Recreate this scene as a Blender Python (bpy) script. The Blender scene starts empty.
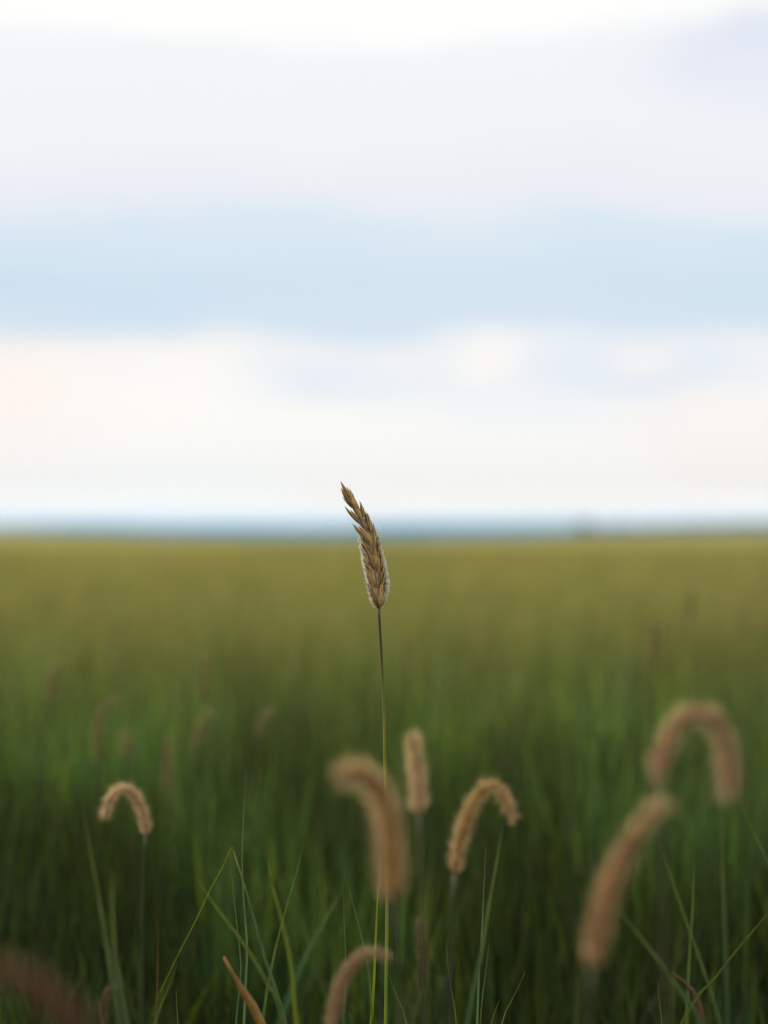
import bpy, math, random
import numpy as np
from mathutils import Vector, Matrix

random.seed(11)
rng = np.random.default_rng(7)
S = bpy.context.scene
COL = S.collection

# ------------------------------------------------------------------ camera numbers
HC = 0.75            # lens height above the soil (m)
FOC = 1.57           # focus distance to the lone ear (m)
FP = 85.0 / 36.0 * 1024.0
HORY = 532.0


def at(x, y, d):
    """point in the meadow seen at picture position x, y when it stands d metres away"""
    return Vector(((x - 384.0) / FP * d, d, HC + (HORY - y) / FP * d))


# ------------------------------------------------------------------ object helpers
def tag(o, label=None, cat=None, group=None, kind=None):
    if label: o['label'] = label
    if cat: o['category'] = cat
    if group: o['group'] = group
    if kind: o['kind'] = kind
    return o


def empty(name, loc=(0, 0, 0)):
    o = bpy.data.objects.new(name, None)
    o.empty_display_size = 0.03
    o.location = loc
    COL.objects.link(o)
    return o


def mesh_obj(name, V, F, mat, parent=None, col=None, smooth=True, uv=None):
    """V (n,3) world coordinates, F list of index arrays or (faces, loop totals); col (n,3) vertex colours"""
    V = np.asarray(V, dtype=np.float32)
    off = Vector((0, 0, 0))
    if parent is not None:
        off = parent.location.copy()
        q = parent
        while q.parent is not None:
            q = q.parent
            off += q.location
        V = V - np.array(off, dtype=np.float32)
    me = bpy.data.meshes.new(name)
    F = [np.asarray(f, dtype=np.int32).reshape(-1, k) for f, k in F if len(f)]
    me.vertices.add(len(V))
    me.vertices.foreach_set('co', V.ravel())
    loops = np.concatenate([f.ravel() for f in F])
    tot = np.concatenate([np.full(len(f), f.shape[1], dtype=np.int32) for f in F])
    start = np.concatenate([[0], np.cumsum(tot)[:-1]]).astype(np.int32)
    me.loops.add(len(loops))
    me.loops.foreach_set('vertex_index', loops)
    me.polygons.add(len(tot))
    me.polygons.foreach_set('loop_start', start)
    if col is not None:
        a = me.color_attributes.new('tint', 'FLOAT_COLOR', 'POINT')
        c = np.ones((len(V), 4), dtype=np.float32)
        c[:, :3] = col
        a.data.foreach_set('color', c.ravel())
    me.materials.append(mat)
    me.update(calc_edges=True)
    me.validate()
    if smooth:
        me.polygons.foreach_set('use_smooth', [True] * len(me.polygons))
    o = bpy.data.objects.new(name, me)
    COL.objects.link(o)
    if parent is not None:
        o.parent = parent
    return o


class MB:
    """collects pieces of one mesh"""
    def __init__(s):
        s.V = []; s.Q = []; s.T = []; s.C = []; s.n = 0

    def add(s, V, Q=None, T=None, C=(1, 1, 1)):
        V = np.asarray(V, dtype=np.float32)
        s.V.append(V)
        if Q is not None and len(Q): s.Q.append(np.asarray(Q, dtype=np.int32) + s.n)
        if T is not None and len(T): s.T.append(np.asarray(T, dtype=np.int32) + s.n)
        C = np.asarray(C, dtype=np.float32)
        if C.ndim == 1: C = np.tile(C, (len(V), 1))
        s.C.append(C)
        s.n += len(V)

    def build(s, name, mat, parent=None, smooth=True):
        F = []
        if s.Q: F.append((np.concatenate(s.Q), 4))
        if s.T: F.append((np.concatenate(s.T), 3))
        return mesh_obj(name, np.concatenate(s.V), F, mat, parent, np.concatenate(s.C), smooth)


def spline(pts, n):
    """Catmull-Rom through pts, n samples evenly spaced by length"""
    P = [np.array(p, dtype=float) for p in pts]
    if len(P) == 2:
        P = [P[0], (P[0] + P[1]) / 2, P[1]]
    P = [2 * P[0] - P[1]] + P + [2 * P[-1] - P[-2]]
    out = []
    for i in range(1, len(P) - 2):
        p0, p1, p2, p3 = P[i - 1:i + 3]
        for t in np.linspace(0, 1, 24, endpoint=False):
            out.append(0.5 * ((2 * p1) + (-p0 + p2) * t + (2 * p0 - 5 * p1 + 4 * p2 - p3) * t * t
                              + (-p0 + 3 * p1 - 3 * p2 + p3) * t ** 3))
    out.append(P[-2])
    out = np.array(out)
    L = np.concatenate([[0], np.cumsum(np.linalg.norm(np.diff(out, axis=0), axis=1))])
    s = np.linspace(0, L[-1], n)
    return np.stack([np.interp(s, L, out[:, k]) for k in range(3)], axis=1), L[-1]


def frames(P):
    T = np.gradient(P, axis=0)
    T /= np.linalg.norm(T, axis=1)[:, None] + 1e-12
    ref = np.array([0.05, 1.0, 0.02])
    N = ref - (T @ ref)[:, None] * T
    N /= np.linalg.norm(N, axis=1)[:, None] + 1e-12
    B = np.cross(T, N)
    return T, N, B


def tube(mb, P, R, sides=8, C=(1, 1, 1), bump=0.0):
    P = np.asarray(P, float)
    n = len(P)
    R = np.broadcast_to(np.asarray(R, float), (n,))
    T, N, B = frames(P)
    a = np.linspace(0, 2 * math.pi, sides, endpoint=False)
    V = P[:, None] + (R[:, None, None]) * (np.cos(a)[None, :, None] * N[:, None] + np.sin(a)[None, :, None] * B[:, None])
    i = np.arange(n - 1)[:, None] * sides
    j = np.arange(sides)[None]
    j2 = (j + 1) % sides
    Q = np.stack([i + j, i + j2, i + sides + j2, i + sides + j], axis=-1).reshape(-1, 4)
    V = V.reshape(-1, 3)
    C = np.asarray(C, float)
    if C.ndim == 2: C = np.repeat(C, sides, axis=0)
    m = len(V)
    V = np.concatenate([V, P[:1], P[-1:]])
    T0 = np.stack([np.full(sides, m), j2[0], j[0]], axis=1)
    T1 = np.stack([np.full(sides, m + 1), (n - 1) * sides + j[0], (n - 1) * sides + j2[0]], axis=1)
    if C.ndim == 2: C = np.concatenate([C, C[:1], C[-1:]])
    mb.add(V, Q, np.concatenate([T0, T1]), C)


def blade_strip(mb, P, W, roll=0.0, twist=0.0, C=(1, 1, 1), fold=0.35):
    """a leaf blade: V-folded strip of three vertices per ring along P with half widths W"""
    P = np.asarray(P, float)
    n = len(P)
    T, N, B = frames(P)
    ang = roll + twist * np.linspace(0, 1, n)
    side = np.cos(ang)[:, None] * B + np.sin(ang)[:, None] * N
    nor = -np.sin(ang)[:, None] * B + np.cos(ang)[:, None] * N
    W = np.asarray(W, float)[:, None]
    L = P - side * W + nor * W * fold
    R = P + side * W + nor * W * fold
    V = np.stack([L, P, R], axis=1).reshape(-1, 3)
    i = np.arange(n - 1)[:, None] * 3
    j = np.arange(2)[None]
    Q = np.stack([i + j, i + j + 1, i + j + 4, i + j + 3], axis=-1).reshape(-1, 4)
    C = np.asarray(C, float)
    if C.ndim == 2: C = np.repeat(C, 3, axis=0)
    mb.add(V, Q, None, C)


# ------------------------------------------------------------------ materials
def new_mat(name):
    m = bpy.data.materials.new(name)
    m.use_nodes = True
    m.node_tree.nodes.clear()
    return m, m.node_tree.nodes, m.node_tree.links


def leaf_mat(name, trans=0.4, rough=0.5, spec=0.3, nscale=60, nvar=0.35, tcol=(1.2, 1.15, 0.6), gain=1.0, stretch=(1, 1, .12)):
    m, N, L = new_mat(name)
    out = N.new('ShaderNodeOutputMaterial')
    at_ = N.new('ShaderNodeAttribute'); at_.attribute_name = 'tint'
    tc = N.new('ShaderNodeTexCoord')
    mp = N.new('ShaderNodeMapping'); mp.inputs['Scale'].default_value = stretch
    nz = N.new('ShaderNodeTexNoise'); nz.inputs['Scale'].default_value = nscale; nz.inputs['Detail'].default_value = 4
    L.new(tc.outputs['Object'], mp.inputs['Vector']); L.new(mp.outputs[0], nz.inputs['Vector'])
    mr = N.new('ShaderNodeMapRange'); mr.inputs[1].default_value = 0.3; mr.inputs[2].default_value = 0.7
    mr.inputs[3].default_value = gain * (1 - nvar); mr.inputs[4].default_value = gain * (1 + nvar)
    L.new(nz.outputs['Fac'], mr.inputs[0])
    mul = N.new('ShaderNodeVectorMath'); mul.operation = 'SCALE'
    L.new(at_.outputs['Color'], mul.inputs[0]); L.new(mr.outputs[0], mul.inputs['Scale'])
    pb = N.new('ShaderNodeBsdfPrincipled')
    pb.inputs['Roughness'].default_value = rough
    pb.inputs['Specular IOR Level'].default_value = spec
    L.new(mul.outputs[0], pb.inputs['Base Color'])
    tr = N.new('ShaderNodeBsdfTranslucent')
    tm = N.new('ShaderNodeVectorMath'); tm.operation = 'MULTIPLY'; tm.inputs[1].default_value = tcol
    L.new(mul.outputs[0], tm.inputs[0]); L.new(tm.outputs[0], tr.inputs['Color'])
    mx = N.new('ShaderNodeMixShader'); mx.inputs[0].default_value = trans
    L.new(pb.outputs[0], mx.inputs[1]); L.new(tr.outputs[0], mx.inputs[2])
    L.new(mx.outputs[0], out.inputs['Surface'])
    return m


M_grass = leaf_mat('meadow_grass', trans=0.38, spec=0.15, tcol=(1.05, 1.2, .65))
M_blade = leaf_mat('leaf_blade', trans=0.4, tcol=(.95, 1.15, .6), spec=0.35, nscale=400, nvar=0.25, stretch=(1, 1, .05))
M_stem = leaf_mat('grass_stem', trans=0.15, spec=0.4, nscale=300, nvar=0.25, tcol=(1, 1, .6), stretch=(1, 1, .1))
M_seed = leaf_mat('seed_scale', trans=0.10, rough=.6, spec=0.2, nscale=900, nvar=0.3, tcol=(1.2, 1, .7), stretch=(1, 1, 1))
M_husk = leaf_mat('dry_husk', trans=0.3, rough=.45, spec=0.35, nscale=1500, nvar=0.4, tcol=(1.3, 1.0, .55), stretch=(1, 1, .12))
M_hair = leaf_mat('pale_hair', trans=0.6, rough=.5, spec=0.3, nscale=900, nvar=0.1, tcol=(1.0, .97, .92), stretch=(1, 1, 1))
M_far = leaf_mat('tree_leaf', trans=0.2, nscale=.4, nvar=.4, stretch=(1, 1, 1))


def ground_mat():
    m, N, L = new_mat('field_soil')
    out = N.new('ShaderNodeOutputMaterial'); pb = N.new('ShaderNodeBsdfPrincipled')
    tc = N.new('ShaderNodeTexCoord')
    nz = N.new('ShaderNodeTexNoise'); nz.inputs['Scale'].default_value = 14; nz.inputs['Detail'].default_value = 8
    cr = N.new('ShaderNodeValToRGB')
    cr.color_ramp.elements[0].position = .3; cr.color_ramp.elements[0].color = (.025, .022, .010, 1)
    cr.color_ramp.elements[1].position = .7; cr.color_ramp.elements[1].color = (.05, .055, .018, 1)
    L.new(tc.outputs['Object'], nz.inputs['Vector']); L.new(nz.outputs['Fac'], cr.inputs[0])
    L.new(cr.outputs[0], pb.inputs['Base Color']); pb.inputs['Roughness'].default_value = .95
    bp = N.new('ShaderNodeBump'); bp.inputs['Strength'].default_value = .6; bp.inputs['Distance'].default_value = .02
    L.new(nz.outputs['Fac'], bp.inputs['Height']); L.new(bp.outputs[0], pb.inputs['Normal'])
    L.new(pb.outputs[0], out.inputs['Surface'])
    return m


def canopy_mat():
    m, N, L = new_mat('far_crop')
    out = N.new('ShaderNodeOutputMaterial'); pb = N.new('ShaderNodeBsdfPrincipled')
    tc = N.new('ShaderNodeTexCoord')
    n1 = N.new('ShaderNodeTexNoise'); n1.inputs['Scale'].default_value = .05; n1.inputs['Detail'].default_value = 3
    n2 = N.new('ShaderNodeTexNoise'); n2.inputs['Scale'].default_value = 6; n2.inputs['Detail'].default_value = 6
    L.new(tc.outputs['Object'], n1.inputs['Vector']); L.new(tc.outputs['Object'], n2.inputs['Vector'])
    c1 = N.new('ShaderNodeValToRGB')
    c1.color_ramp.elements[0].position = .35; c1.color_ramp.elements[0].color = (.155, .148, .032, 1)
    c1.color_ramp.elements[1].position = .65; c1.color_ramp.elements[1].color = (.20, .178, .042, 1)
    L.new(n1.outputs['Fac'], c1.inputs[0])
    mr = N.new('ShaderNodeMapRange'); mr.inputs[1].default_value = .3; mr.inputs[2].default_value = .7
    mr.inputs[3].default_value = .8; mr.inputs[4].default_value = 1.15
    L.new(n2.outputs['Fac'], mr.inputs[0])
    mu = N.new('ShaderNodeVectorMath'); mu.operation = 'SCALE'
    L.new(c1.outputs[0], mu.inputs[0]); L.new(mr.outputs[0], mu.inputs['Scale'])
    L.new(mu.outputs[0], pb.inputs['Base Color']); pb.inputs['Roughness'].default_value = .9
    pb.inputs['Specular IOR Level'].default_value = .1
    L.new(pb.outputs[0], out.inputs['Surface'])
    return m


def hill_mat():
    m, N, L = new_mat('wooded_hill')
    out = N.new('ShaderNodeOutputMaterial'); pb = N.new('ShaderNodeBsdfPrincipled')
    tc = N.new('ShaderNodeTexCoord')
    n1 = N.new('ShaderNodeTexNoise'); n1.inputs['Scale'].default_value = .012; n1.inputs['Detail'].default_value = 6
    L.new(tc.outputs['Object'], n1.inputs['Vector'])
    c1 = N.new('ShaderNodeValToRGB')
    c1.color_ramp.elements[0].position = .4; c1.color_ramp.elements[0].color = (.012, .036, .05, 1)  # part of the haze blue is put into the hill colour
    c1.color_ramp.elements[1].position = .62; c1.color_ramp.elements[1].color = (.025, .06, .075, 1)
    L.new(n1.outputs['Fac'], c1.inputs[0]); L.new(c1.outputs[0], pb.inputs['Base Color'])
    pb.inputs['Roughness'].default_value = .95; pb.inputs['Specular IOR Level'].default_value = .05
    L.new(pb.outputs[0], out.inputs['Surface'])
    return m


# ------------------------------------------------------------------ terrain
def sm(a, b, x):
    t = np.clip((x - a) / (b - a), 0, 1)
    return t * t * (3 - 2 * t)


def ridge_px(u):     # picture height of the field's far edge, along the horizon, u = x/y
    px = u * FP + 384
    return np.interp(px, [-900, -300, 0, 110, 220, 400, 480, 560, 768, 1100, 1700],
                     [526, 526, 529.5, 532.5, 535.8, 536.5, 535.4, 533.2, 530, 529.5, 530])


RY = 300.0


def gz(x, y):
    r = np.maximum(y, 1.0)
    u = x / np.maximum(y, 60.0)
    edge = HC - 0.53 - (ridge_px(u) - HORY) / FP * RY
    z = edge * sm(35, RY, r)
    z = z - 7.0 * sm(RY, 900, r)
    z = z + 0.035 * np.sin(x * .9 + y * .23) * sm(8, 30, r) * (1 - sm(150, 290, r))
    return z


def sheet(name, xs, ys, zf, mat, kind, jitter=0.0):
    X, Y = np.meshgrid(xs, ys)
    Z = zf(X, Y)
    V = np.stack([X, Y, Z], -1).reshape(-1, 3)
    if jitter:
        V[:, 2] += rng.normal(0, jitter, len(V))
    n, m = len(ys), len(xs)
    i = np.arange(n - 1)[:, None] * m + np.arange(m - 1)[None]
    Q = np.stack([i, i + 1, i + m + 1, i + m], -1).reshape(-1, 4)
    o = mesh_obj(name, V, [(Q, 4)], mat)
    tag(o, kind=kind)
    return o


gx = np.sinh(np.linspace(-7.3, 7.3, 180)) * 4200 / math.sinh(7.3)
gy = np.concatenate([np.linspace(-150, -2, 12), np.geomspace(.5, 60, 60), np.linspace(64, 900, 110), np.geomspace(930, 5200, 30)])
ground = sheet('ground', gx, gy, gz, ground_mat(), 'structure')

# ------------------------------------------------------------------ grass: one mass nobody could count
# colours: (deep green, fresh green, blue green, yellow green); tips ripen towards straw
GREENS = np.array([[.025, .058, .017], [.041, .086, .018], [.021, .050, .027], [.092, .132, .015], [.050, .068, .019]])
GW = np.array([.36, .28, .12, .12, .12])
STRAW = np.array([[.43, .345, .115], [.47, .35, .14], [.34, .315, .085]])


def grass_field(name, N_, sampler, segs, hmean, hsd, hmax, wid, mat, tip=1.0, lean=.10):
    X, Y = sampler(N_)
    n = len(X)
    h = rng.normal(hmean, hsd, n)
    hm = hmax(X, Y) if callable(hmax) else np.full(n, hmax)
    h = np.clip(np.where(h > hm, hm - np.abs(rng.normal(0, .04, n)), h), .12, None)
    yaw = rng.uniform(0, 2 * math.pi, n)
    ld = rng.uniform(0, 2 * math.pi, n)
    la = np.abs(rng.normal(0, lean, n)) + .01
    w = wid(Y) * rng.uniform(.6, 1.35, n)
    t = np.linspace(0, 1, segs + 1)
    z0 = gz(X, Y)
    cx = X[:, None] + (la * np.cos(ld))[:, None] * t[None] ** 2 + (rng.normal(0, .02, n))[:, None] * t[None]
    cy = Y[:, None] + (la * np.sin(ld))[:, None] * t[None] ** 2
    cz = z0[:, None] + h[:, None] * (t[None] - .12 * (la / .1)[:, None] * t[None] ** 3 * .3)
    hw = (w[:, None] * .5) * (np.minimum(1, .55 + t[None] * 1.2)) * (1 - t[None] ** 2.6 * .96)
    tw = yaw[:, None] + rng.normal(0, .6, n)[:, None] * t[None]
    sx, sy = np.cos(tw) * hw, np.sin(tw) * hw
    A = np.stack([cx - sx, cy - sy, cz], -1)
    B = np.stack([cx + sx, cy + sy, cz], -1)
    V = np.stack([A, B], 2).reshape(-1, 3)
    k = 2 * (segs + 1)
    i = (np.arange(n) * k)[:, None] + (np.arange(segs) * 2)[None]
    Q = np.stack([i, i + 1, i + 3, i + 2], -1).reshape(-1, 4)
    g = GREENS[rng.choice(len(GREENS), n, p=GW)] * rng.uniform(.75, 1.25, n)[:, None]
    # patches of fresher and duller growth, metres across
    patch = .5 + .5 * np.sin(X * 2.1 + 1.3 * np.sin(Y * .9)) * np.cos(Y * 1.4 + X * .7)
    g = g * (0.85 + .3 * patch)[:, None]
    # tussocks: blades of one tussock share their shade of green, and blades near the lens are painted darker for deep shade
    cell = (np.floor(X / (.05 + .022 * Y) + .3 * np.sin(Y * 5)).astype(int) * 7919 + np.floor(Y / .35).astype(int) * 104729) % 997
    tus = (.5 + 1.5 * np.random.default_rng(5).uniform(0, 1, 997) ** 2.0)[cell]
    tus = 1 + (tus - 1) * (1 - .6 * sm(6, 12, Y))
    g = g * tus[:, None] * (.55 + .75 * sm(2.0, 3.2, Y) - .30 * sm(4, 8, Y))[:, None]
    s = STRAW[rng.choice(3, n)] * rng.uniform(.8, 1.15, n)[:, None]
    rip = rng.uniform(.25, 1.0, n) * tip
    rip = np.clip(rip * (0.05 + .95 * sm(2.0, 8.0, Y)), 0, 1)
    st = (.60 - .30 * sm(5, 14, Y))[:, None]
    f = (rip[:, None] * np.clip((t[None] - st) / (.93 - st), 0, 1) ** 1.3)[..., None]
    C = g[:, None] * (1 - f) + s[:, None] * f
    C = np.repeat(C[:, :, None], 2, axis=2).reshape(-1, 3)
    o = mesh_obj(name, V, [(Q, 4)], mat, None, C)
    return o, V, Q, C


def wedge(d0, d1, extra, power=1.0):
    """samples of ground between d0 and d1 metres ahead, wider than the lens sees"""
    def f(n):
        d = (rng.uniform(d0 ** (power + 1), d1 ** (power + 1), n)) ** (1 / (power + 1))
        hw = d * .168 + extra
        return rng.uniform(-1, 1, n) * hw, d
    return f


def hmax_near(X, Y):
    return np.interp(Y, [0.3, .8, 1.2, 1.6, 1.8, 2.15, 2.6, 3.2, 4.5, 8], [.28, .34, .35, .355, .36, .435, .515, .56, .59, .60]) + rng.normal(0, .006, len(Y))


parts = []
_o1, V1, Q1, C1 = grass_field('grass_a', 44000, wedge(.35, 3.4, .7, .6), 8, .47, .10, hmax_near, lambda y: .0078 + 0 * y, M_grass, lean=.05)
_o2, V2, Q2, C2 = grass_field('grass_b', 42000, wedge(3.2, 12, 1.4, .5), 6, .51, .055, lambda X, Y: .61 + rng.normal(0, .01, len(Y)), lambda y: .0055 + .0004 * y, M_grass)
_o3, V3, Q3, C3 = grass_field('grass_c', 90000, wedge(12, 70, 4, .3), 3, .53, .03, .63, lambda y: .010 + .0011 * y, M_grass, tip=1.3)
V = np.concatenate([V1, V2, V3]); C = np.concatenate([C1, C2, C3])
Q = np.concatenate([Q1, Q2 + len(V1), Q3 + len(V1) + len(V2)])
for o in (_o1, _o2, _o3):
    me = o.data
    bpy.data.objects.remove(o); bpy.data.meshes.remove(me)
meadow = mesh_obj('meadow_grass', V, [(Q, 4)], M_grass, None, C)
tag(meadow, 'dense dark green meadow grass with olive tips filling the field', 'grass', kind='stuff')

# far crop surface, tops of the grass merged by distance
cx_ = np.concatenate([np.linspace(-420, -60, 60), np.linspace(-58, 58, 160), np.linspace(60, 420, 60)])
cy_ = np.concatenate([np.geomspace(28, 120, 150), np.linspace(121, 420, 120)])
crop = sheet('far_crop', cx_, cy_, lambda x, y: gz(x, y) + .50 * sm(22, 45, y) + .03 * sm(60, 120, y), canopy_mat(), 'stuff', .012)
tag(crop, 'far olive green crop merging towards the horizon', 'crop')

# ------------------------------------------------------------------ hills, wood, tree on the horizon
def hz(x, y):
    u = (x / y) * FP + 384
    top = np.interp(u, [-900, -200, 0, 120, 260, 420, 520, 650, 768, 1000, 1700],
                    [523.5, 524, 525.5, 525.8, 526, 525.5, 525.3, 525, 523.5, 523, 523.5])
    H = HC + (HORY - top) / FP * 3600
    H = H + 1.2 * np.sin(x * .011) + .8 * np.sin(x * .027 + 1)
    return -9 + (H + 9) * sm(2600, 3600, y) * (1 - .6 * sm(3700, 4800, y))


hx = np.linspace(-2600, 2600, 200)
hills = sheet('hills', hx, np.linspace(2550, 4800, 60), hz, hill_mat(), 'structure', .25)


def leaf_cloud(mb, centre, rad, n, size, col):
    """leaf clumps spread through a lumpy volume"""
    lobes = [(np.array(centre) + rng.normal(0, .45, 3) * rad, np.array(rad) * rng.uniform(.4, .7)) for _ in range(7)]
    k = rng.integers(0, len(lobes), n)
    c = np.array([lobes[i][0] for i in k]); r = np.array([lobes[i][1] for i in k])
    d = rng.normal(0, 1, (n, 3)); d /= np.linalg.norm(d, axis=1)[:, None]
    p = c + d * r * (rng.uniform(.3, 1, n) ** .5)[:, None]
    a = rng.normal(0, 1, (n, 3)); a /= np.linalg.norm(a, axis=1)[:, None]
    b = np.cross(a, rng.normal(0, 1, (n, 3))); b /= np.linalg.norm(b, axis=1)[:, None]
    s = size * rng.uniform(.5, 1.3, n)[:, None]
    V = np.stack([p - a * s, p + b * s * .6, p + a * s, p - b * s * .6], 1).reshape(-1, 3)
    Q = np.arange(n * 4).reshape(-1, 4)
    C = np.repeat(np.array(col) * rng.uniform(.6, 1.4, n)[:, None], 4, axis=0)
    mb.add(V, Q, None, C)


mb = MB()
for i in range(420):                                    # belt of wood far right
    px = rng.uniform(600, 980)
    d = rng.uniform(1350, 1550)
    p = at(px, 0, d)
    top = np.interp(px, [600, 680, 768, 980], [529.6, 527.6, 525.4, 525]) + rng.normal(0, .5)
    zt = HC + (HORY - top) / FP * d
    leaf_cloud(mb, (p.x, d, zt - 2.2), (4.2, 4.2, 2.6), 130, 1.05, (.016, .045, .028))
wood = mb.build('distant_wood', M_far, smooth=False)
tag(wood, 'dark low wood along the horizon at the far right', 'wood', kind='stuff')

td = 650.0
tp = at(583, 527, td)
tree = empty('distant_tree', (tp.x, td, -4.6))
tag(tree, 'lone rounded tree standing up on the blue horizon', 'tree')
mb = MB()
P, _ = spline([(tp.x, td, -4.7), (tp.x + .15, td, -2.2), (tp.x - .1, td, 0), (tp.x, td, 1.6)], 10)
tube(mb, P, np.linspace(.26, .08, 10), 8, (.06, .045, .03))
for s in (-1, 1):
    P, _ = spline([(tp.x, td, -1.2), (tp.x + s * .7, td + .2, -.2), (tp.x + s * 1.2, td - .1, .6)], 8)
    tube(mb, P, np.linspace(.2, .06, 8), 6, (.06, .045, .03))
mb.build('trunk', M_stem, tree)
mb = MB()
leaf_cloud(mb, (tp.x, td, .6), (2.3, 2.1, 1.9), 3400, .22, (.035, .065, .022))
leaf_cloud(mb, (tp.x, td, 2.6), (1.5, 1.4, 1.1), 2600, .2, (.04, .075, .025))
mb.build('crown', M_far, tree, smooth=False)

# ------------------------------------------------------------------ haze
def haze():
    m, N, L = new_mat('haze_air')
    out = N.new('ShaderNodeOutputMaterial')
    pv = N.new('ShaderNodeVolumePrincipled')
    pv.inputs['Color'].default_value = (.15, .58, 1.0, 1)
    pv.inputs['Density'].default_value = HAZE
    pv.inputs['Anisotropy'].default_value = 0.0
    L.new(pv.outputs[0], out.inputs['Volume'])
    x0, x1, y0, y1, z0, z1 = -4400, 4400, -260, 5400, -12.5, 21
    V = [(x, y, z) for z in (z0, z1) for y in (y0, y1) for x in (x0, x1)]
    Q = [(0, 2, 3, 1), (4, 5, 7, 6), (0, 1, 5, 4), (2, 6, 7, 3), (0, 4, 6, 2), (1, 3, 7, 5)]
    o = mesh_obj('haze', V, [(Q, 4)], m, smooth=False)
    tag(o, kind='stuff')


HAZE = 0.00018
haze()

# ------------------------------------------------------------------ foxtail heads
def to_ground(pts, d, sway=.02):
    """continues a traced stem down to the soil"""
    p = pts[-1]; q = pts[-2]
    dx = (p[0] - q[0]) / max(q[2] - p[2], 1e-3)
    dx = max(-.6, min(.6, dx))
    z = p[2]
    out = []
    for f in (.66, .33, 0.0):
        out.append(Vector((p[0] + dx * z * ((1 - f) - .5 * (1 - f) ** 2), p[1] + sway * (1 - f), z * f - (.01 if f == 0 else 0))))
    return out


HAIRC = np.array([.92, .70, .40])


def seed_head(P, width, tint, root, taper_tip=.45, scales=330, bristles=900, seed=0, hair=1.0):
    """P: base to tip polyline (m). cylindrical dense spike: packed scales and fine bristles"""
    r_ = np.random.default_rng(seed)
    path, L = spline(P, 60)
    T, N, B = frames(path)
    s = np.linspace(0, 1, 60)
    prof = np.minimum(1, (s / .10 + .25)) ** .6 * (1 - (1 - taper_tip) * sm(.45, 1, s)) * np.where(s > .94, np.sqrt(np.clip((1.0 - s) / .06, 0.04, 1)), 1)
    R = width * .5 * prof * (.80 + .03 * np.sin(s * 23 + seed) + .02 * np.sin(s * 51 + seed * 3))
    mb = MB()
    tint = np.array(tint)
    tube(mb, path, R * .55, 12, tint * .35)
    # scales
    n = scales
    k = np.arange(n)
    u = (k + .5) / n
    u = u * .97 + .01
    ang = k * 2.39996
    idx = u * 59
    def samp(A):
        i0 = np.floor(idx).astype(int).clip(0, 58); f = (idx - i0)[:, None]
        return A[i0] * (1 - f) + A[i0 + 1] * f
    c, t, nn, bb = samp(path), samp(T), samp(N), samp(B)
    rr = np.interp(u, s, R)
    out = np.cos(ang)[:, None] * nn + np.sin(ang)[:, None] * bb
    tang = np.cross(t, out)
    ln = width * r_.uniform(.42, .62, n) * np.clip(rr / (width * .5), .5, 1)
    wd = ln * .27
    dirn = t * .86 + out * .5
    dirn /= np.linalg.norm(dirn, axis=1)[:, None]
    up = np.cross(dirn, tang)
    c0 = c + out * rr[:, None] * .36
    ring = 5
    for j, (a_, w_) in enumerate(((0, .35), (.3, 1), (.65, .8), (1, .04))):
        pass
    prof2 = [(0, .35), (.3, 1.0), (.65, .78), (1.0, .03)]
    V = []
    for (a_, w_) in prof2:
        for q in range(ring):
            th = 2 * math.pi * q / ring
            V.append(c0 + dirn * (ln * a_)[:, None] + tang * (math.cos(th) * wd * w_)[:, None] + up * (math.sin(th) * wd * w_ * .6)[:, None])
    V = np.stack(V, 1).reshape(-1, 3)
    base = (np.arange(n) * ring * 4)[:, None, None]
    a = np.arange(3)[None, :, None] * ring
    q = np.arange(ring)[None, None]
    q2 = (q + 1) % ring
    Q = np.stack([base + a + q, base + a + q2, base + a + ring + q2, base + a + ring + q], -1).reshape(-1, 4)
    cc = tint[None] * r_.uniform(.65, 1.35, n)[:, None]
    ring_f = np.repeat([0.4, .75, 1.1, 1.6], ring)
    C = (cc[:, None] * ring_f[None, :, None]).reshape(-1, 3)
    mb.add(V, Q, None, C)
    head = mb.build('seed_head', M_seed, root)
    # bristles
    n = bristles
    u = r_.uniform(.0, .99, n); idx = u * 59
    ang = r_.uniform(0, 2 * math.pi, n)
    c, t, nn, bb = samp(path), samp(T), samp(N), samp(B)
    rr = np.interp(u, s, R)
    out = np.cos(ang)[:, None] * nn + np.sin(ang)[:, None] * bb
    dirn = t * r_.uniform(.4, 1.0, n)[:, None] + out * r_.uniform(.6, 1.0, n)[:, None] + r_.normal(0, .15, (n, 3))
    dirn /= np.linalg.norm(dirn, axis=1)[:, None]
    sd = np.cross(dirn, r_.normal(0, 1, (n, 3))); sd /= np.linalg.norm(sd, axis=1)[:, None]
    p0 = c + out * rr[:, None] * .7
    ln = width * r_.uniform(.30, .80, n)[:, None]
    hw = width * .0075
    V = np.stack([p0 - sd * hw, p0 + sd * hw, p0 + dirn * ln * .6 + sd * hw * .7 + t * ln * .05, p0 + dirn * ln * .6 - sd * hw * .7 + t * ln * .05, p0 + dirn * ln + t * ln * .15], 1).reshape(-1, 3)
    b = (np.arange(n) * 5)[:, None]
    Q = (b + np.array([0, 1, 2, 3])[None])
    Tt = (b + np.array([3, 2, 4])[None])
    cb = hair * (HAIRC * .88 + tint * .3)[None] * r_.uniform(.7, 1.2, n)[:, None]
    m2 = MB(); m2.add(V, Q, Tt, np.repeat(cb, 5, axis=0))
    m2.build('bristles', M_hair, head)
    return head


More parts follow.
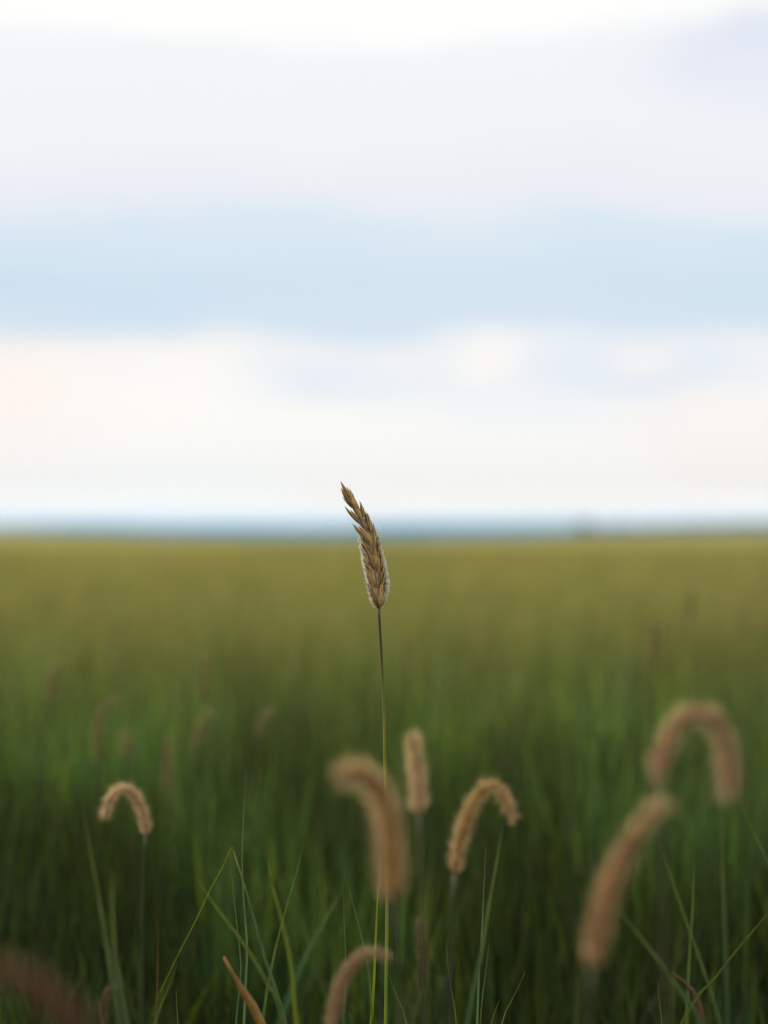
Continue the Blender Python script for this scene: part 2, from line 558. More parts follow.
def foxtail(label, head_px, width_px, d, stem_px, tint, group='nodding foxtail heads among the grass', dz=None, seed=0,
            detail=1.0, hair=1.0, tip=.45, stem_r=.0011, leaf=None, stem_tint=(.05, .05, .014), cat='foxtail grass'):
    """head_px: base -> tip in picture positions; the plant stands d metres away"""
    n = len(head_px)
    dz = dz or [0] * n
    P = [at(x, y, d + e) for (x, y), e in zip(head_px, dz)]
    st = [P[0]] + [at(x, y, d + dz[0]) for x, y in stem_px]
    if len(st) < 2:
        st.append(at(head_px[0][0], head_px[0][1] + 60, d + dz[0]))
    st += to_ground(st, d)
    foot = st[-1]
    root = empty('foxtail_plant', (foot.x, foot.y, 0))
    tag(root, label, cat, group, 'thing')
    width = width_px / FP * d
    pts, L = spline([tuple(p) for p in st], 40)
    mb = MB()
    rr = np.linspace(stem_r * .75, stem_r * 1.5, 40)
    g = np.array((.03, .06, .012))
    f = np.linspace(0, 1, 40)[:, None] ** .7
    tube(mb, pts, rr, 7, np.array(stem_tint) * (1 - f) + g * f)
    mb.build('stem', M_stem, root)
    # one leaf sheathing the stem low down
    k = int(22 + (seed * 7) % 10)
    b0 = Vector(pts[k]); sgn = 1 if seed % 2 else -1
    if b0.z > .05:
        lp, _ = spline([tuple(b0), tuple(b0 + Vector((sgn * .015, .01, .05))), tuple(b0 + Vector((sgn * .045, .025, .09))), tuple(b0 + Vector((sgn * .10, .04, .085)))], 16)
        mb = MB(); t_ = np.linspace(0, 1, 16)
        blade_strip(mb, lp, .0022 * (1 - t_ ** 2) + .0001, roll=.4, C=(.06, .11, .02))
        mb.build('leaf', M_blade, root)
    seed_head([tuple(p) for p in P], width, tint, root, tip, int(330 * detail), int(900 * detail), seed + 5, hair)
    return root


TAN = (.20, .095, .024)
PINK = (.20, .088, .030)
DRY = (.28, .165, .045)
foxtail('thick foxtail head bending left across the tall green stem, largest in the middle',
        [(391, 903), (391, 868), (389, 832), (382, 800), (370, 780), (355, 772), (341, 777)], 29, .96,
        [(397, 935), (401, 1024)], TAN, dz=[0, .002, .004, .004, 0, -.006, -.012], seed=1, tip=.62)
foxtail('short upright foxtail head with a pale tip, behind the thick central head',
        [(419, 814), (418, 790), (416, 765), (414, 748), (413, 738)], 17, 1.16, [(421, 870), (424, 1000)], (.28, .18, .09), dz=[0, 0, 0, -.001, -.004], seed=2, tip=.6)
foxtail('slender foxtail head arching to the right with a kinked pointed tip',
        [(455, 873), (460, 840), (470, 810), (482, 791), (494, 785), (502, 794), (508, 807), (515, 819)], 17, 1.24, [(451, 920), (450, 1024)], DRY, seed=3, tip=.5, stem_tint=(.04, .045, .012))
foxtail('broad foxtail head arched like a hook, highest at the right edge',
        [(659, 786), (661, 758), (670, 736), (682, 721), (697, 714), (713, 720), (724, 741), (728, 775), (728, 797)], 23, .97,
        [(660, 830), (664, 920), (668, 1024)], (.26, .15, .075), dz=[.0, .0, .0, -.003, -.006, -.006, -.004, 0, 0], seed=4, tip=1.05)
foxtail('long pinkish foxtail head leaning right, below the arched one',
        [(592, 968), (598, 930), (609, 890), (622, 858), (638, 830), (652, 812), (666, 803)], 25, .94, [(589, 1000), (587, 1040)], PINK, seed=5, tip=.42, dz=[0, 0, 0, 0, -.003, -.006, -.01])
foxtail('small hooked foxtail head curving over to the left, alone at the left side',
        [(146, 835), (144, 818), (138, 801), (128, 790), (117, 790), (109, 800), (104, 818)], 12.5, 1.95, [(143, 870), (142, 1024)], (.34, .21, .10), seed=6, tip=.7, stem_tint=(.035, .05, .012))
foxtail('thin brown foxtail head bowing right at the bottom edge, left of the tall stem',
        [(330, 1030), (336, 1000), (344, 976), (357, 959), (372, 952), (389, 957)], 14, 1.18, [(329, 1060)], (.24, .14, .07), hair=.7, seed=7, tip=.5)
foxtail('very blurred dark reddish foxtail head in the bottom left corner',
        [(90, 1050), (70, 1020), (48, 995), (22, 978), (-8, 968), (-30, 975)], 32, .66, [(98, 1090)], (.10, .04, .02), hair=.2, seed=8, tip=.7)
foxtail('faint upright brown head low behind the short pale tipped one',
        [(422, 992), (423, 965), (421, 940), (421, 918)], 13, 2.15, [(422, 1040)], (.12, .08, .035), hair=.4, seed=9, detail=.6)
foxtail('small dark bowed head near the bottom, right of the corner blur',
        [(103, 1022), (104, 1003), (109, 990), (118, 986)], 8, 1.9, [(103, 1060)], (.10, .055, .02), hair=.35, seed=10, detail=.5)
BG = 'blurred foxtail heads farther back in the field'
bgh = [
    ('blurred curved head leaning right, just above the small hooked head at the left', [(97, 758), (97, 735), (101, 714), (109, 702), (118, 699)], 13, 2.7, (.34, .22, .12)),
    ('small blurred stub of a head just right of the curved left one', [(127, 758), (126, 745), (124, 733)], 12, 2.9, (.30, .20, .11)),
    ('faint brown head highest of those at the far left', [(50, 702), (54, 680), (60, 660)], 13, 3.1, (.32, .20, .12)),
    ('faint upright head directly above the pale faint one, left of the tall stem', [(203, 700), (204, 678), (206, 655)], 12, 3.2, (.30, .21, .11)),
    ('pale faint head below the faint upright one, left of the tall stem', [(196, 752), (200, 730), (210, 712)], 15, 2.9, (.28, .22, .10)),
    ('faint head leaning right halfway between the hooked head and tall stem', [(258, 738), (263, 722), (272, 708)], 12, 3.0, (.27, .21, .10)),
    ('dim upright head right of the hooked left head, above its level', [(167, 790), (168, 765), (169, 738)], 12, 2.6, (.28, .17, .09)),
    ('faint upright head in the olive field right of the tall ear', [(653, 662), (654, 645), (655, 620)], 13, 3.3, (.32, .22, .13)),
    ('faintest head high in the field near the right edge', [(690, 618), (691, 603), (693, 588)], 11, 3.9, (.34, .23, .14)),
    ('faint head close right of the tall green stem in the mid field', [(404, 665), (405, 650), (407, 636)], 11, 3.6, (.32, .23, .13)),
]
for i, (lb, pts, w, d, tn) in enumerate(bgh):
    k_ = .7
    d = (2.6 + (d - 2.6) * .75) / 1.15
    tn = (tn[0] * k_, tn[1] * k_ * 1.3, tn[2] * k_ * .7)
    foxtail(lb, pts, w * .85, d * 1.15, [(pts[0][0] + 1, pts[0][1] + 60)], tn, group=BG, seed=20 + i, detail=.4, hair=.4)

# ------------------------------------------------------------------ the lone ear in focus
def zz(x, y):      # positions measured on the 6.83x enlargement of the ear
    return 320 + x / 6.83, 470 + y / 6.83


ear_px = [(386, 1060), (386, 1000), (387, 900), (386, 820), (385, 770), (384, 715), (382, 665), (379.7, 625), (378.8, 606)]
stem_pts = [at(x, y, FOC) for x, y in ear_px]
foot = Vector((stem_pts[0].x + .004, FOC + .01, 0))
ear = empty('wild_grass_ear', (foot.x, foot.y, 0))
tag(ear, 'lone sharp brown seed ear on a tall thin green stem, rising above the horizon', 'grass ear', None, 'thing')
sp, _ = spline([(foot.x, foot.y, -.01), (foot.x - .001, foot.y, .18)] + [tuple(p) for p in stem_pts], 90)
mb = MB()
h = sp[:, 2]
keys = [0, .45, .57, .632, .668, .70]
cr_ = np.stack([np.interp(h, keys, c) for c in ([.10, .19, .22, .19, .07, .02], [.15, .25, .26, .19, .05, .035], [.02, .01, .01, .01, .012, .02])], 1)
tube(mb, sp, np.interp(h, [0, .4, .6, .70], [.0016, .00105, .00090, .00080]), 8, cr_)
stem_o = mb.build('stem', M_stem, ear)
for (hz_, r_) in ((.30, .0019), (.39, .0015)):          # swollen joints
    mb = MB()
    c = np.array([np.interp(hz_, h, sp[:, k]) for k in range(3)])
    q = np.array([c + np.array([0, 0, z]) for z in np.linspace(-.004, .004, 7)])
    tube(mb, q, r_ * np.sin(np.linspace(.35, math.pi - .35, 7)), 10, (.16, .11, .03))
    mb.build('joint', M_stem, ear)

axis_px = [(401, 942), (398, 860), (388, 760), (378, 660), (352, 540), (318, 440), (270, 330), (215, 225), (178, 150), (160, 110)]
AX, _ = spline([tuple(at(*zz(x, y), FOC)) for x, y in axis_px], 60)
mb = MB(); tube(mb, AX, np.linspace(.0011, .0004, 60), 8, (.20, .15, .06))
rachis = mb.build('seed_head', M_stem, ear)

ZP = FOC / FP / 6.83        # metres per enlarged pixel
# base, tip, depth at base, depth at tip (towards the lens negative, mm), half width (mm)
SPK = [
    ((222, 235), (141, 78), 0, -.5, 1.55), ((232, 262), (203, 128), .6, 1.0, 1.35), ((240, 262), (148, 146), -.3, -.8, 1.6),
    ((262, 292), (205, 165), -1.0, -1.8, 1.5),
    ((296, 322), (271, 212), .3, .8, 1.5), ((292, 372), (168, 248), -.2, -1.0, 1.6), ((284, 330), (222, 222), -1.1, -1.9, 1.5),
    ((345, 425), (320, 288), .4, 1.2, 1.8), ((345, 475), (222, 368), -.3, -1.2, 1.75), ((318, 400), (252, 300), -1.2, -2.2, 1.6),
    ((375, 525), (352, 375), .3, 1.4, 1.8), ((398, 560), (390, 428), .6, 1.8, 1.8), ((372, 585), (276, 492), -.4, -1.4, 1.85),
    ((352, 520), (292, 398), -1.3, -2.3, 1.8), ((385, 600), (344, 470), -1.2, -2.4, 1.7),
    ((415, 670), (408, 520), .6, 1.6, 1.9), ((384, 700), (288, 590), -.4, -1.4, 1.9), ((384, 690), (322, 548), -1.3, -2.6, 1.9),
    ((398, 690), (372, 560), -1.2, -2.5, 1.7),
    ((424, 790), (436, 640), .5, 1.4, 2.0), ((382, 800), (304, 668), -.4, -1.2, 2.0), ((388, 790), (338, 640), -1.3, -2.5, 1.9),
    ((408, 800), (400, 660), -1.3, -2.6, 1.8),
    ((412, 905), (456, 748), .3, 1.2, 2.1), ((390, 910), (318, 760), -.3, -1.0, 2.0), ((394, 925), (352, 765), -1.0, -2.2, 2.0),
    ((404, 930), (424, 765), -1.0, -2.4, 2.0), ((400, 940), (382, 790), -1.2, -2.6, 1.9), ((406, 935), (448, 830), -.6, -1.6, 1.6),
    ((396, 935), (346, 846), -.6, -1.4, 1.6),
    ((368, 560), (268, 432), -.2, -.8, 1.5), ((382, 640), (280, 540), .2, -.4, 1.7), ((392, 760), (300, 640), .3, .2, 1.8),
    ((372, 490), (362, 360), .3, 1.0, 1.5), ((330, 400), (296, 262), .5, 1.2, 1.4), ((420, 730), (426, 600), .6, 1.4, 1.6),
    # the far side
    ((300, 380), (230, 250), 1.2, 2.2, 1.6), ((350, 480), (300, 340), 1.2, 2.4, 1.8), ((385, 600), (330, 450), 1.2, 2.4, 1.9),
    ((395, 700), (380, 560), 1.3, 2.6, 2.0), ((395, 800), (350, 650), 1.3, 2.6, 2.0), ((400, 900), (400, 740), 1.3, 2.6, 2.0),
]


def lemma(mb, b, t, hw, ff, tint, curve=.12, rr=random):
    """one glume: boat-shaped, keeled, pointed, ribbed lengthwise; b base, t tip, ff outward unit vector"""
    b, t = np.array(b), np.array(t)
    d = t - b; Ln = np.linalg.norm(d); d = d / Ln
    ff = ff - d * (ff @ d); ff /= np.linalg.norm(ff) + 1e-9
    sd = np.cross(d, ff)
    nl, ns = 15, 14
    u = np.linspace(0, 1, nl)
    prof = np.sin(np.pi * np.clip(u, 0, 1) ** .62) ** .62 * (1 - .12 * u) + .02
    prof[-1] = .015; prof[0] = .22
    ths = np.linspace(0, 2 * math.pi, ns, endpoint=False)
    V = []; C = []
    phase = rr.uniform(0, 6)
    for k in range(nl):
        ctr = b + d * Ln * u[k] + ff * (curve * Ln * math.sin(math.pi * u[k]) * .35)
        for th in ths:
            rib = 1 + .07 * math.cos(th * 7 + phase)
            keel = 1.25 if abs(th - math.pi / 2) < .2 else 1.0
            V.append(ctr + sd * math.cos(th) * hw * prof[k] * rib + ff * math.sin(th) * hw * .62 * prof[k] * rib * keel)
            # papery pale margins, paler ribs with darker grooves, pale point
            edge = abs(math.cos(th)) ** 6
            band = .5 + .5 * math.cos(th * 7 + phase)
            c = np.array(tint) * (0.30 + .95 * band)
            c = c * (1 - edge * .8) + np.array((.72, .58, .34)) * edge * .8
            c = c * (1 - .35 * u[k] ** 4) + np.array((.55, .42, .22)) * .35 * u[k] ** 4
            C.append(c)
    V = np.array(V); C = np.array(C)
    i = np.arange(nl - 1)[:, None] * ns; j = np.arange(ns)[None]; j2 = (j + 1) % ns
    Q = np.stack([i + j, i + j2, i + ns + j2, i + ns + j], -1).reshape(-1, 4)
    mb.add(V, Q, None, C)


HUSK = [(.44, .25, .05), (.60, .38, .09), (.27, .14, .026), (.68, .48, .16), (.20, .11, .022)]
for i, (b, t, db, dt, hw) in enumerate(SPK):
    pb_ = np.array(at(*zz(*b), FOC)); pt_ = np.array(at(*zz(*t), FOC))
    pb_[1] += db * .001; pt_[1] += dt * .001
    d = pt_ - pb_
    cenax = AX[np.argmin(np.linalg.norm(AX - (pb_ + d * .5), axis=1))]
    ff = (pb_ + d * .5) - cenax + np.array([0, -.0012 if dt < 0 else .0008, 0])
    ff /= np.linalg.norm(ff) + 1e-9
    mb = MB()
    hwm = hw * .00104
    sd = np.cross(d / np.linalg.norm(d), ff); sd /= np.linalg.norm(sd)
    Ln = np.linalg.norm(d)
    c0 = HUSK[i % 5]
    lemma(mb, pb_, pt_, hwm, ff, c0)
    lemma(mb, pb_ - sd * hwm * .45, pb_ + d * .80 - sd * hwm * 1.15, hwm * .62, ff - sd * .5, HUSK[(i + 1) % 5])
    lemma(mb, pb_ + sd * hwm * .45, pb_ + d * .74 + sd * hwm * 1.15, hwm * .62, ff + sd * .5, HUSK[(i + 3) % 5])
    lemma(mb, pb_ + ff * hwm * .35, pb_ + d * .58 + ff * hwm * .9, hwm * .6, ff, HUSK[(i + 2) % 5])
    # a short awn point
    P = np.array([pt_ - d * .06, pt_ + d * .01, pt_ + d * .05 + ff * .0002])
    tube(mb, P, [.00022, .00012, .00004], 5, (.55, .42, .22))
    mb.build('spikelet', M_husk, rachis)

# near-white hairs added along the outline for its bright rim, thickest on the lower two thirds
L_edge = [(262, 462), (276, 500), (282, 540), (290, 570), (300, 640), (318, 720), (338, 820), (358, 890), (390, 935)]
R_edge = [(388, 430), (398, 470), (410, 530), (428, 600), (445, 670), (458, 760), (456, 830), (440, 890), (408, 935)]
mb = MB()
r2 = np.random.default_rng(3)
for edge, sgn in ((L_edge, -1), (R_edge, 1)):
    E = np.array(edge, float)
    for k in range(760):
        u = min(.995, max(0, round(r2.beta(2.0, 1.2) * 46 + r2.normal(0, .16)) / 46 + r2.normal(0, .004))) * (len(E) - 1)
        i0 = min(int(u), len(E) - 2); f = u - i0
        x, y = E[i0] * (1 - f) + E[i0 + 1] * f
        x -= sgn * r2.uniform(0, 12)
        p = np.array(at(*zz(x, y), FOC)); p[1] += r2.uniform(-.0022, .0022)
        dens = u / (len(E) - 1)
        ln = r2.uniform(9, 20 + 10 * dens) * ZP
        a = r2.normal(.75, .45)
        d = np.array([sgn * math.cos(a), r2.normal(0, .35), math.sin(a)])
        d /= np.linalg.norm(d)
        bend = np.array([sgn * .2, 0, r2.normal(.15, .3)])
        P = np.array([p, p + d * ln * .5, p + d * ln * .85 + bend * ln * .25, p + d * ln + bend * ln * .6])
        hw = r2.uniform(.00010, .00026)
        tube(mb, P, [hw, hw * .9, hw * .7, hw * .3], 3, (.96, .94, .90))
for k in range(420):      # hairs between the spikelets
    u = int(r2.uniform(2, 45)); p = AX[u] + r2.normal(0, .0012, 3) + np.array([0, -.0026, 0])
    d = np.array([r2.normal(0, .6), r2.uniform(-.6, .1), r2.uniform(.4, 1.2)]); d /= np.linalg.norm(d)
    ln = r2.uniform(.0015, .0035)
    tube(mb, np.array([p, p + d * ln * .5, p + d * ln]), [.00005, .00004, .00002], 3, (.78, .70, .55))
mb.build('added_rim_hairs', M_hair, rachis)

# ------------------------------------------------------------------ single grass blades that stand out
BL = 'single grass blades standing out in focus'
GRN = (.085, .15, .04); YG = (.17, .20, .02); BLU = (.06, .13, .065); DULL = (.12, .15, .07); OCH = (.34, .20, .04); YEL = (.24, .26, .02)


def blade(label, pts, w_px, d, tint, d2=None, roll=0.15, twist=.5, name='grass_blade', group=BL, tipc=None, blunt=False, cat='grass blade', curl=0):
    """pts tip -> down in picture positions"""
    d2 = d2 if d2 is not None else d
    n = len(pts)
    P = [at(x, y, d + (d2 - d) * i / (n - 1)) for i, (x, y) in enumerate(pts)]
    P += to_ground(P, d)
    foot = P[-1].copy()
    path, L = spline([tuple(p) for p in P], 46)
    u = np.linspace(0, 1, 46)
    W = w_px / FP * d * .5 * np.clip(u / .35, 0, 1) ** .7 * (1 - .5 * u)
    W = np.maximum(W, .00012)
    if blunt: W = w_px / FP * d * .5 * (np.clip(u / .05, .35, 1)) * (1 - .3 * u)
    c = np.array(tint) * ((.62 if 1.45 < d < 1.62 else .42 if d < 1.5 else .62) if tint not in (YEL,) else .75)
    if blunt: c = np.array(tint)
    tc = np.array(tipc if tipc is not None else (.22, .24, .06)) * .5
    f = (1 - sm(0, .22, u))[:, None] * .7
    C = c * (1 - f) + tc * f
    o = MB()
    if blunt:
        tube(o, path, W, 8, C)
    else:
        blade_strip(o, path, W, roll, twist, C)
    V = np.concatenate(o.V) - np.array([foot.x, foot.y, 0])
    o.V = [V]
    ob = o.build(name, M_blade)
    ob.location = (foot.x, foot.y, 0)
    tag(ob, label, cat, group)
    return ob


blade('tallest thin upright blade left of the tall stem, sharp', [(246, 771), (244, 810), (242, 860), (244, 905), (247, 950), (244, 1024)], 3.6, 1.55, (.12, .20, .10))
# folded blade: up to the crease then down again
fb_root = None
pts_a = [(286, 1030), (275, 990), (262, 950), (250, 905), (240, 872), (233, 850)]
pts_b = [(231, 848), (222, 868), (210, 890), (196, 920), (178, 955), (160, 992)]
P = [at(x, y, 1.53) for x, y in pts_a] 
down = to_ground([at(275, 990, 1.53), at(286, 1030, 1.53)], 1.53)
full = [tuple(p) for p in reversed(down)] + [tuple(p) for p in P]
pa, _ = spline(full, 40)
ft = Vector(full[0])
fold = empty('folded_grass_blade', (ft.x, ft.y, 0))
tag(fold, 'grass blade snapped into a sharp peak, its thin yellow tip hanging down left', 'grass blade', BL)
mb = MB(); u = np.linspace(0, 1, 40)
blade_strip(mb, pa, .0022 * (1 - .85 * u ** 6), .2, .4, np.array((.075, .115, .055)) * (1 - sm(.95, 1, u)[:, None]) + np.array((.40, .27, .12)) * sm(.95, 1, u)[:, None])
mb.build('lower_blade', M_blade, fold)
pb2, _ = spline([tuple(at(x, y, 1.53 + i * .01)) for i, (x, y) in enumerate([(233, 849)] + pts_b)], 30)
mb = MB(); u = np.linspace(0, 1, 30)
blade_strip(mb, pb2, .00055 * (1 - .5 * u), .2, .3, (.10, .12, .022))
mb.build('hanging_tip', M_blade, fold)

blade('thin pale blade standing close beside the peak of the snapped blade', [(230, 853), (233, 890), (238, 935), (241, 970), (236, 1024)], 3.0, 1.56, (.10, .17, .09))
blade('soft grey green blade slanting down right across the snapped one', [(196, 878), (222, 915), (248, 950), (268, 985), (284, 1024)], 8, 1.36, DULL, d2=1.5)
blade('fine blade leaning right, crossing the yellow green one', [(303, 845), (296, 875), (284, 915), (272, 965), (262, 1024)], 5, 1.60, GRN)
blade('soft yellow green blade leaning left behind the crossing pair', [(266, 850), (271, 880), (279, 910), (290, 960), (296, 1024)], 7, 1.85, YG)
blade('narrow bluish blade standing straight left of the thick bent head', [(343, 870), (344, 920), (346, 975), (343, 1024)], 3.2, 1.52, BLU, tipc=(.2, .2, .08))
blade('fine green blade dropping right towards the tall stem foot', [(344, 873), (352, 900), (361, 935), (369, 975), (372, 1024)], 3.4, 1.57, GRN)
blade('bright yellow green blade just left of the tall stem foot', [(381, 850), (378, 890), (376, 930), (374, 980), (371, 1030)], 5, 1.57, YEL, tipc=(.26, .28, .02))
blade('short fine blade slanting right from the foot of the tall stem', [(387, 968), (394, 990), (402, 1010), (408, 1030)], 4, 1.54, (.19, .19, .05))
blade('short brown tipped blade below the short pale tipped head', [(446, 944), (449, 975), (454, 1005), (457, 1030)], 3.4, 1.53, (.15, .16, .04), tipc=(.3, .2, .08))
blade('sharp upright blade in front of the wide soft bluish one', [(486, 847), (484, 885), (482, 930), (479, 975), (477, 1030)], 4.2, 1.52, (.12, .19, .10), tipc=(.2, .24, .12))
blade('wide soft bluish blade rising under the kinked head tip', [(503, 825), (497, 860), (489, 905), (480, 960), (466, 1030)], 10, 1.40, (.075, .14, .075))
blade('fine dark blade right of the wide bluish blade', [(489, 945), (486, 970), (482, 1000), (480, 1030)], 3.6, 1.6, (.12, .13, .05))
blade('short blade leaning right beside the wide bluish blade', [(525, 972), (516, 992), (507, 1010), (500, 1030)], 3.6, 1.55, (.14, .19, .09))
blade('very short yellowish blade between two leaning ones', [(499, 1001), (495, 1013), (490, 1028)], 3.4, 1.55, (.20, .20, .05))
blade('long yellowish blade slanting up to the right edge', [(800, 878), (768, 914), (740, 946), (712, 982), (680, 1026)], 5, 1.48, (.11, .12, .02), tipc=(.14, .15, .03))
blade('short brown tipped blade at the bottom right', [(658, 981), (659, 1000), (662, 1028)], 3.6, 1.54, (.20, .17, .04), tipc=(.34, .22, .08))
blade('soft green blade falling right from behind the leaning pink head', [(657, 832), (668, 868), (684, 915), (700, 960), (722, 1030)], 7, 1.38, GRN)
blade('wide soft blue green blade slanting right in the lower right', [(610, 900), (635, 930), (662, 965), (690, 1005), (704, 1030)], 10, 1.30, (.055, .11, .06))
blade('soft upright blade under the arch of the hooked right head', [(694, 855), (693, 900), (690, 950), (686, 1030)], 6, 1.75, GRN)
blade('soft teal blade below the right end of the hooked head', [(722, 790), (722, 850), (724, 910), (728, 1030)], 9, 1.3, (.05, .10, .06))
blade('yellowish blade leaning left high at the right edge', [(745, 688), (752, 720), (762, 760), (775, 830), (780, 1030)], 5, 2.1, (.11, .13, .02), tipc=(.12, .12, .02))
blade('dark tall upright blade near the right edge', [(751, 690), (750, 760), (748, 850), (744, 1030)], 6, 2.1, (.05, .09, .02))
blade('thin soft blade slanting right near the right edge', [(735, 790), (750, 825), (770, 868), (800, 950)], 5, 1.8, BLU)
blade('pale tipped wide blade left of the hooked small head', [(84, 815), (92, 860), (100, 905), (108, 955), (120, 1030)], 9, 1.30, (.10, .15, .07))
blade('wide teal blade rising to the hooked small head', [(112, 870), (113, 920), (116, 965), (128, 1030)], 12, 1.28, (.065, .125, .08))
blade('soft wide teal blade leaning right, left of the thick bent head', [(345, 885), (325, 920), (303, 962), (278, 1030)], 11, 1.95, BLU)
blade('teal blade leaning right at the bottom between the left heads', [(176, 965), (168, 990), (152, 1030)], 9, 1.40, (.07, .12, .08))
blade('thin reddish stalk standing right of the hooked head stem', [(157, 915), (158, 950), (157, 985), (156, 1030)], 3.6, 1.7, (.17, .08, .03), tipc=(.2, .09, .04))
blade('fine yellow green blade at the bottom left of centre', [(176, 990), (177, 1010), (178, 1030)], 3.6, 1.55, YG)
blade('tall grey green blade rising near the left edge', [(40, 705), (38, 770), (34, 860), (26, 1030)], 6, 2.6, (.05, .085, .04), tipc=(.09, .10, .03))
blade('bright green upright blade left of the wide teal one', [(53, 770), (50, 840), (48, 920), (46, 1030)], 8, 2.5, (.08, .12, .012), tipc=(.08, .10, .02))
blade('broken ochre stalk with a blunt end at the bottom', [(224, 957), (234, 976), (248, 1000), (264, 1030)], 9, 1.44, (.48, .28, .05), name='broken_stalk', group=None, tipc=(.30, .16, .05), blunt=True, cat='dry stalk')
blade('dry brown stalk piece low at the right, behind the yellowish blade', [(672, 973), (684, 982), (696, 998), (704, 1030)], 6, 1.75, (.16, .09, .04), name='broken_stalk', group=None, tipc=(.22, .12, .06), blunt=True, cat='dry stalk')

# ------------------------------------------------------------------ sky
W = bpy.data.worlds.new('World'); S.world = W; W.use_nodes = True
N = W.node_tree.nodes; L = W.node_tree.links; N.clear()
SUN_EL, SUN_AZ = math.radians(40), math.radians(-62)     # azimuth from +Y, minus = left
out = N.new('ShaderNodeOutputWorld'); bg = N.new('ShaderNodeBackground'); bg.inputs['Strength'].default_value = 0.1
L.new(bg.outputs[0], out.inputs[0])
sky = N.new('ShaderNodeTexSky'); sky.sky_type = 'NISHITA'; sky.sun_disc = False
sky.sun_elevation = SUN_EL; sky.sun_rotation = SUN_AZ; sky.air_density = 1; sky.dust_density = 1.5
tc = N.new('ShaderNodeTexCoord')
sep = N.new('ShaderNodeSeparateXYZ'); L.new(tc.outputs['Generated'], sep.inputs[0])


def math_(op, a, b=None, c=None):
    n = N.new('ShaderNodeMath'); n.operation = op
    for i, v in enumerate((a, b, c)):
        if v is None: continue
        if isinstance(v, (int, float)): n.inputs[i].default_value = v
        else: L.new(v, n.inputs[i])
    return n.outputs[0]


# elevation and azimuth as tangents (direction of the sky, not the picture)
hyp = math_('SQRT', math_('ADD', math_('MULTIPLY', sep.outputs[0], sep.outputs[0]), math_('MULTIPLY', sep.outputs[1], sep.outputs[1])))
el = math_('DIVIDE', sep.outputs[2], math_('MAXIMUM', hyp, .001))
azi = N.new('ShaderNodeMath'); azi.operation = 'ARCTAN2'; L.new(sep.outputs[0], azi.inputs[0]); L.new(sep.outputs[1], azi.inputs[1])
az = azi.outputs[0]
cmb = N.new('ShaderNodeCombineXYZ'); L.new(az, cmb.inputs[0]); L.new(math_('MULTIPLY', el, 2.6), cmb.inputs[1])
nz = N.new('ShaderNodeTexNoise'); nz.inputs['Scale'].default_value = 9; nz.inputs['Detail'].default_value = 3; nz.inputs['Roughness'].default_value = .45
L.new(cmb.outputs[0], nz.inputs['Vector'])
nz2 = N.new('ShaderNodeTexNoise'); nz2.inputs['Scale'].default_value = 22; nz2.inputs['Detail'].default_value = 3
L.new(cmb.outputs[0], nz2.inputs['Vector'])
warp = math_('MULTIPLY', math_('SUBTRACT', nz.outputs['Fac'], .5), .046)
elw = math_('ADD', el, warp)
ramp = N.new('ShaderNodeValToRGB'); ramp.color_ramp.interpolation = 'EASE'
L.new(math_('DIVIDE', elw, .40), ramp.inputs[0])


def srgb(r, g, b):
    f = lambda c: (c / 255 / 12.92) if c / 255 <= .04045 else ((c / 255 + .055) / 1.055) ** 2.4
    return (f(r), f(g), f(b), 1)


def e_(y): return (HORY - y) / FP / .40


stops = [(-0.02, (255, 240, 224)), (e_(505), (255, 243, 231)), (e_(488), (255, 247, 239)), (e_(470), (253, 248, 241)), (e_(400), (255, 250, 243)), (e_(355), (254, 248, 240)), (e_(325), (211, 224, 237)),
         (e_(285), (210, 224, 236)), (e_(235), (216, 229, 239)), (e_(195), (234, 235, 240)), (e_(120), (240, 240, 243)), (e_(60), (241, 241, 244)), (e_(15), (255, 254, 249)),
         (e_(-40), (255, 254, 250)), (.80, (250, 246, 240)), (1.0, (248, 245, 240))]
cr = ramp.color_ramp
stops = [(max(0.0, p), c) for p, c in stops]
cr.elements[0].position = stops[0][0]; cr.elements[0].color = srgb(*stops[0][1])
cr.elements[1].position = stops[-1][0]; cr.elements[1].color = srgb(*stops[-1][1])
for p, c in stops[1:-1]:
    e = cr.elements.new(p); e.color = srgb(*c)


def puff(cx, cy, rx, ry, col, strength, prev):
    """a soft cloud or gap lying in that direction of the sky"""
    a = math_('DIVIDE', math_('SUBTRACT', az, (cx - 384) / FP), rx / FP)
    b = math_('DIVIDE', math_('SUBTRACT', elw, (HORY - cy) / FP), ry / FP)
    r2_ = math_('ADD', math_('MULTIPLY', a, a), math_('MULTIPLY', b, b))
    r2_ = math_('ADD', r2_, math_('MULTIPLY', math_('SUBTRACT', nz2.outputs['Fac'], .5), 2.4))
    g = math_('MULTIPLY', math_('POWER', 2.718, math_('MULTIPLY', r2_, -1.0)), strength)
    g = math_('MINIMUM', g, 1.0)
    mx = N.new('ShaderNodeMix'); mx.data_type = 'RGBA'
    L.new(g, mx.inputs[0]); L.new(prev, mx.inputs[6]); mx.inputs[7].default_value = srgb(*col)
    return mx.outputs[2]


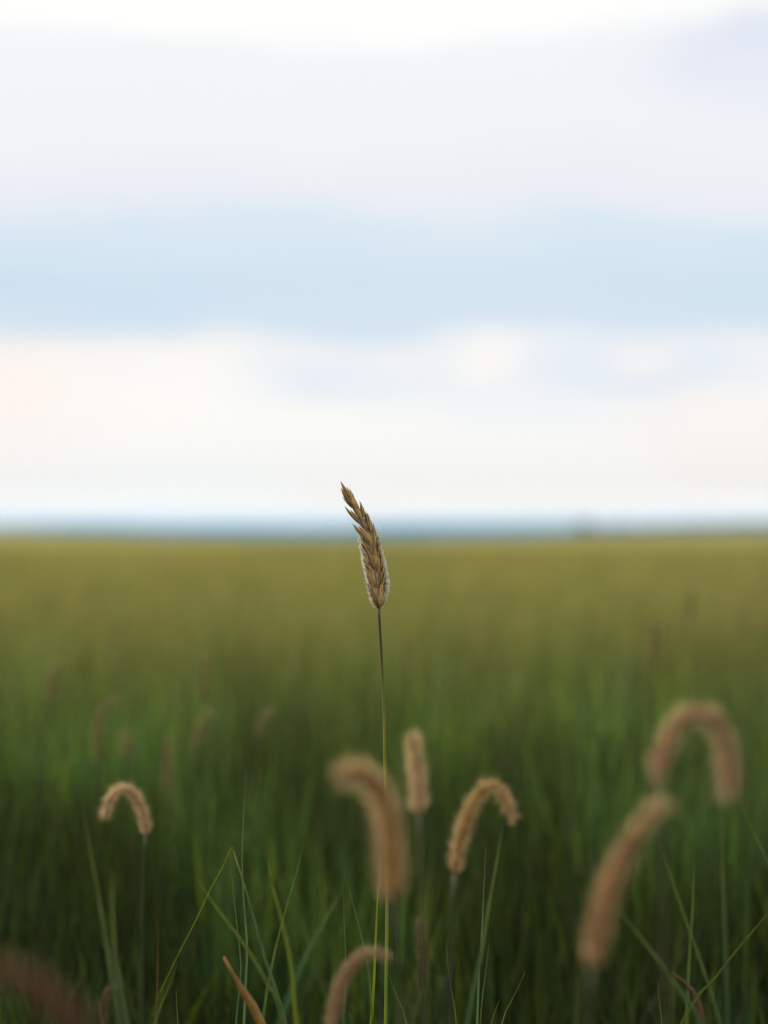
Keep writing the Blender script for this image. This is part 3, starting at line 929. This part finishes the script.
c = ramp.outputs[0]
c = puff(20, 290, 170, 62, (202, 220, 236), .7, c)       # bluest gap, left
c = puff(768, 290, 120, 60, (207, 224, 236), .6, c)
c = puff(330, 375, 90, 28, (228, 234, 242), .9, c)       # grey patches under the gap
c = puff(620, 372, 200, 40, (224, 232, 242), 1.1, c)
c = puff(492, 366, 42, 22, (254, 248, 241), .85, c)       # bright knobs
c = puff(640, 374, 46, 17, (252, 245, 239), .7, c)
c = puff(750, 55, 100, 50, (223, 228, 240), .9, c)
c = puff(20, 400, 80, 60, (255, 241, 233), .7, c)        # warm flush
c = puff(768, 460, 130, 50, (255, 240, 230), .75, c)
c = puff(120, 386, 60, 10, (243, 243, 242), .5, c)
c = puff(60, 60, 160, 24, (243, 243, 243), .5, c)
# clouds over the clear sky
sc10 = N.new('ShaderNodeVectorMath'); sc10.operation = 'SCALE'; lift = math_('ADD', 10.6, math_('ADD', math_('MULTIPLY', math_('SMOOTH_MIN', math_('MAXIMUM', math_('MULTIPLY', math_('SUBTRACT', el, .30), 1.4), 0.0), 1.0, .1), 3.5),
             math_('MULTIPLY', math_('MAXIMUM', math_('SUBTRACT', 1.0, math_('DIVIDE', math_('ABSOLUTE', el), 0.020)), 0.0), 4.2)))
L.new(lift, sc10.inputs['Scale'])
L.new(c, sc10.inputs[0])
mixs = N.new('ShaderNodeMix'); mixs.data_type = 'RGBA'; mixs.inputs[0].default_value = .97
L.new(sky.outputs[0], mixs.inputs[6]); L.new(sc10.outputs[0], mixs.inputs[7])
L.new(mixs.outputs[2], bg.inputs['Color'])

sl = bpy.data.lights.new('sun', 'SUN'); sl.energy = 4.2; sl.angle = math.radians(5); sl.color = (1.0, .94, .84)
so = bpy.data.objects.new('sun', sl); COL.objects.link(so)
dirv = Vector((math.sin(SUN_AZ) * math.cos(SUN_EL), math.cos(SUN_AZ) * math.cos(SUN_EL), math.sin(SUN_EL)))
so.rotation_euler = (-dirv).to_track_quat('-Z', 'Y').to_euler()
so.location = dirv * 10

# ------------------------------------------------------------------ camera and view
cam = bpy.data.cameras.new('camera'); co = bpy.data.objects.new('camera', cam); COL.objects.link(co)
co.location = (0, 0, HC); co.rotation_euler = (math.radians(90), 0, 0)
cam.sensor_fit = 'VERTICAL'; cam.sensor_height = 36; cam.sensor_width = 27; cam.lens = 85
cam.shift_y = 20 / 1024
cam.clip_start = .05; cam.clip_end = 12000
cam.dof.use_dof = True; cam.dof.focus_distance = FOC; cam.dof.aperture_fstop = 4.3
S.camera = co
S.view_settings.view_transform = 'Standard'; S.view_settings.look = 'None'
S.view_settings.exposure = 0; S.view_settings.gamma = 1; S.view_settings.use_curve_mapping = False
S.render.engine = 'CYCLES'
cy = S.cycles
cy.max_bounces = 6; cy.diffuse_bounces = 4; cy.glossy_bounces = 2; cy.transmission_bounces = 5; cy.volume_bounces = 1
cy.use_denoising = True
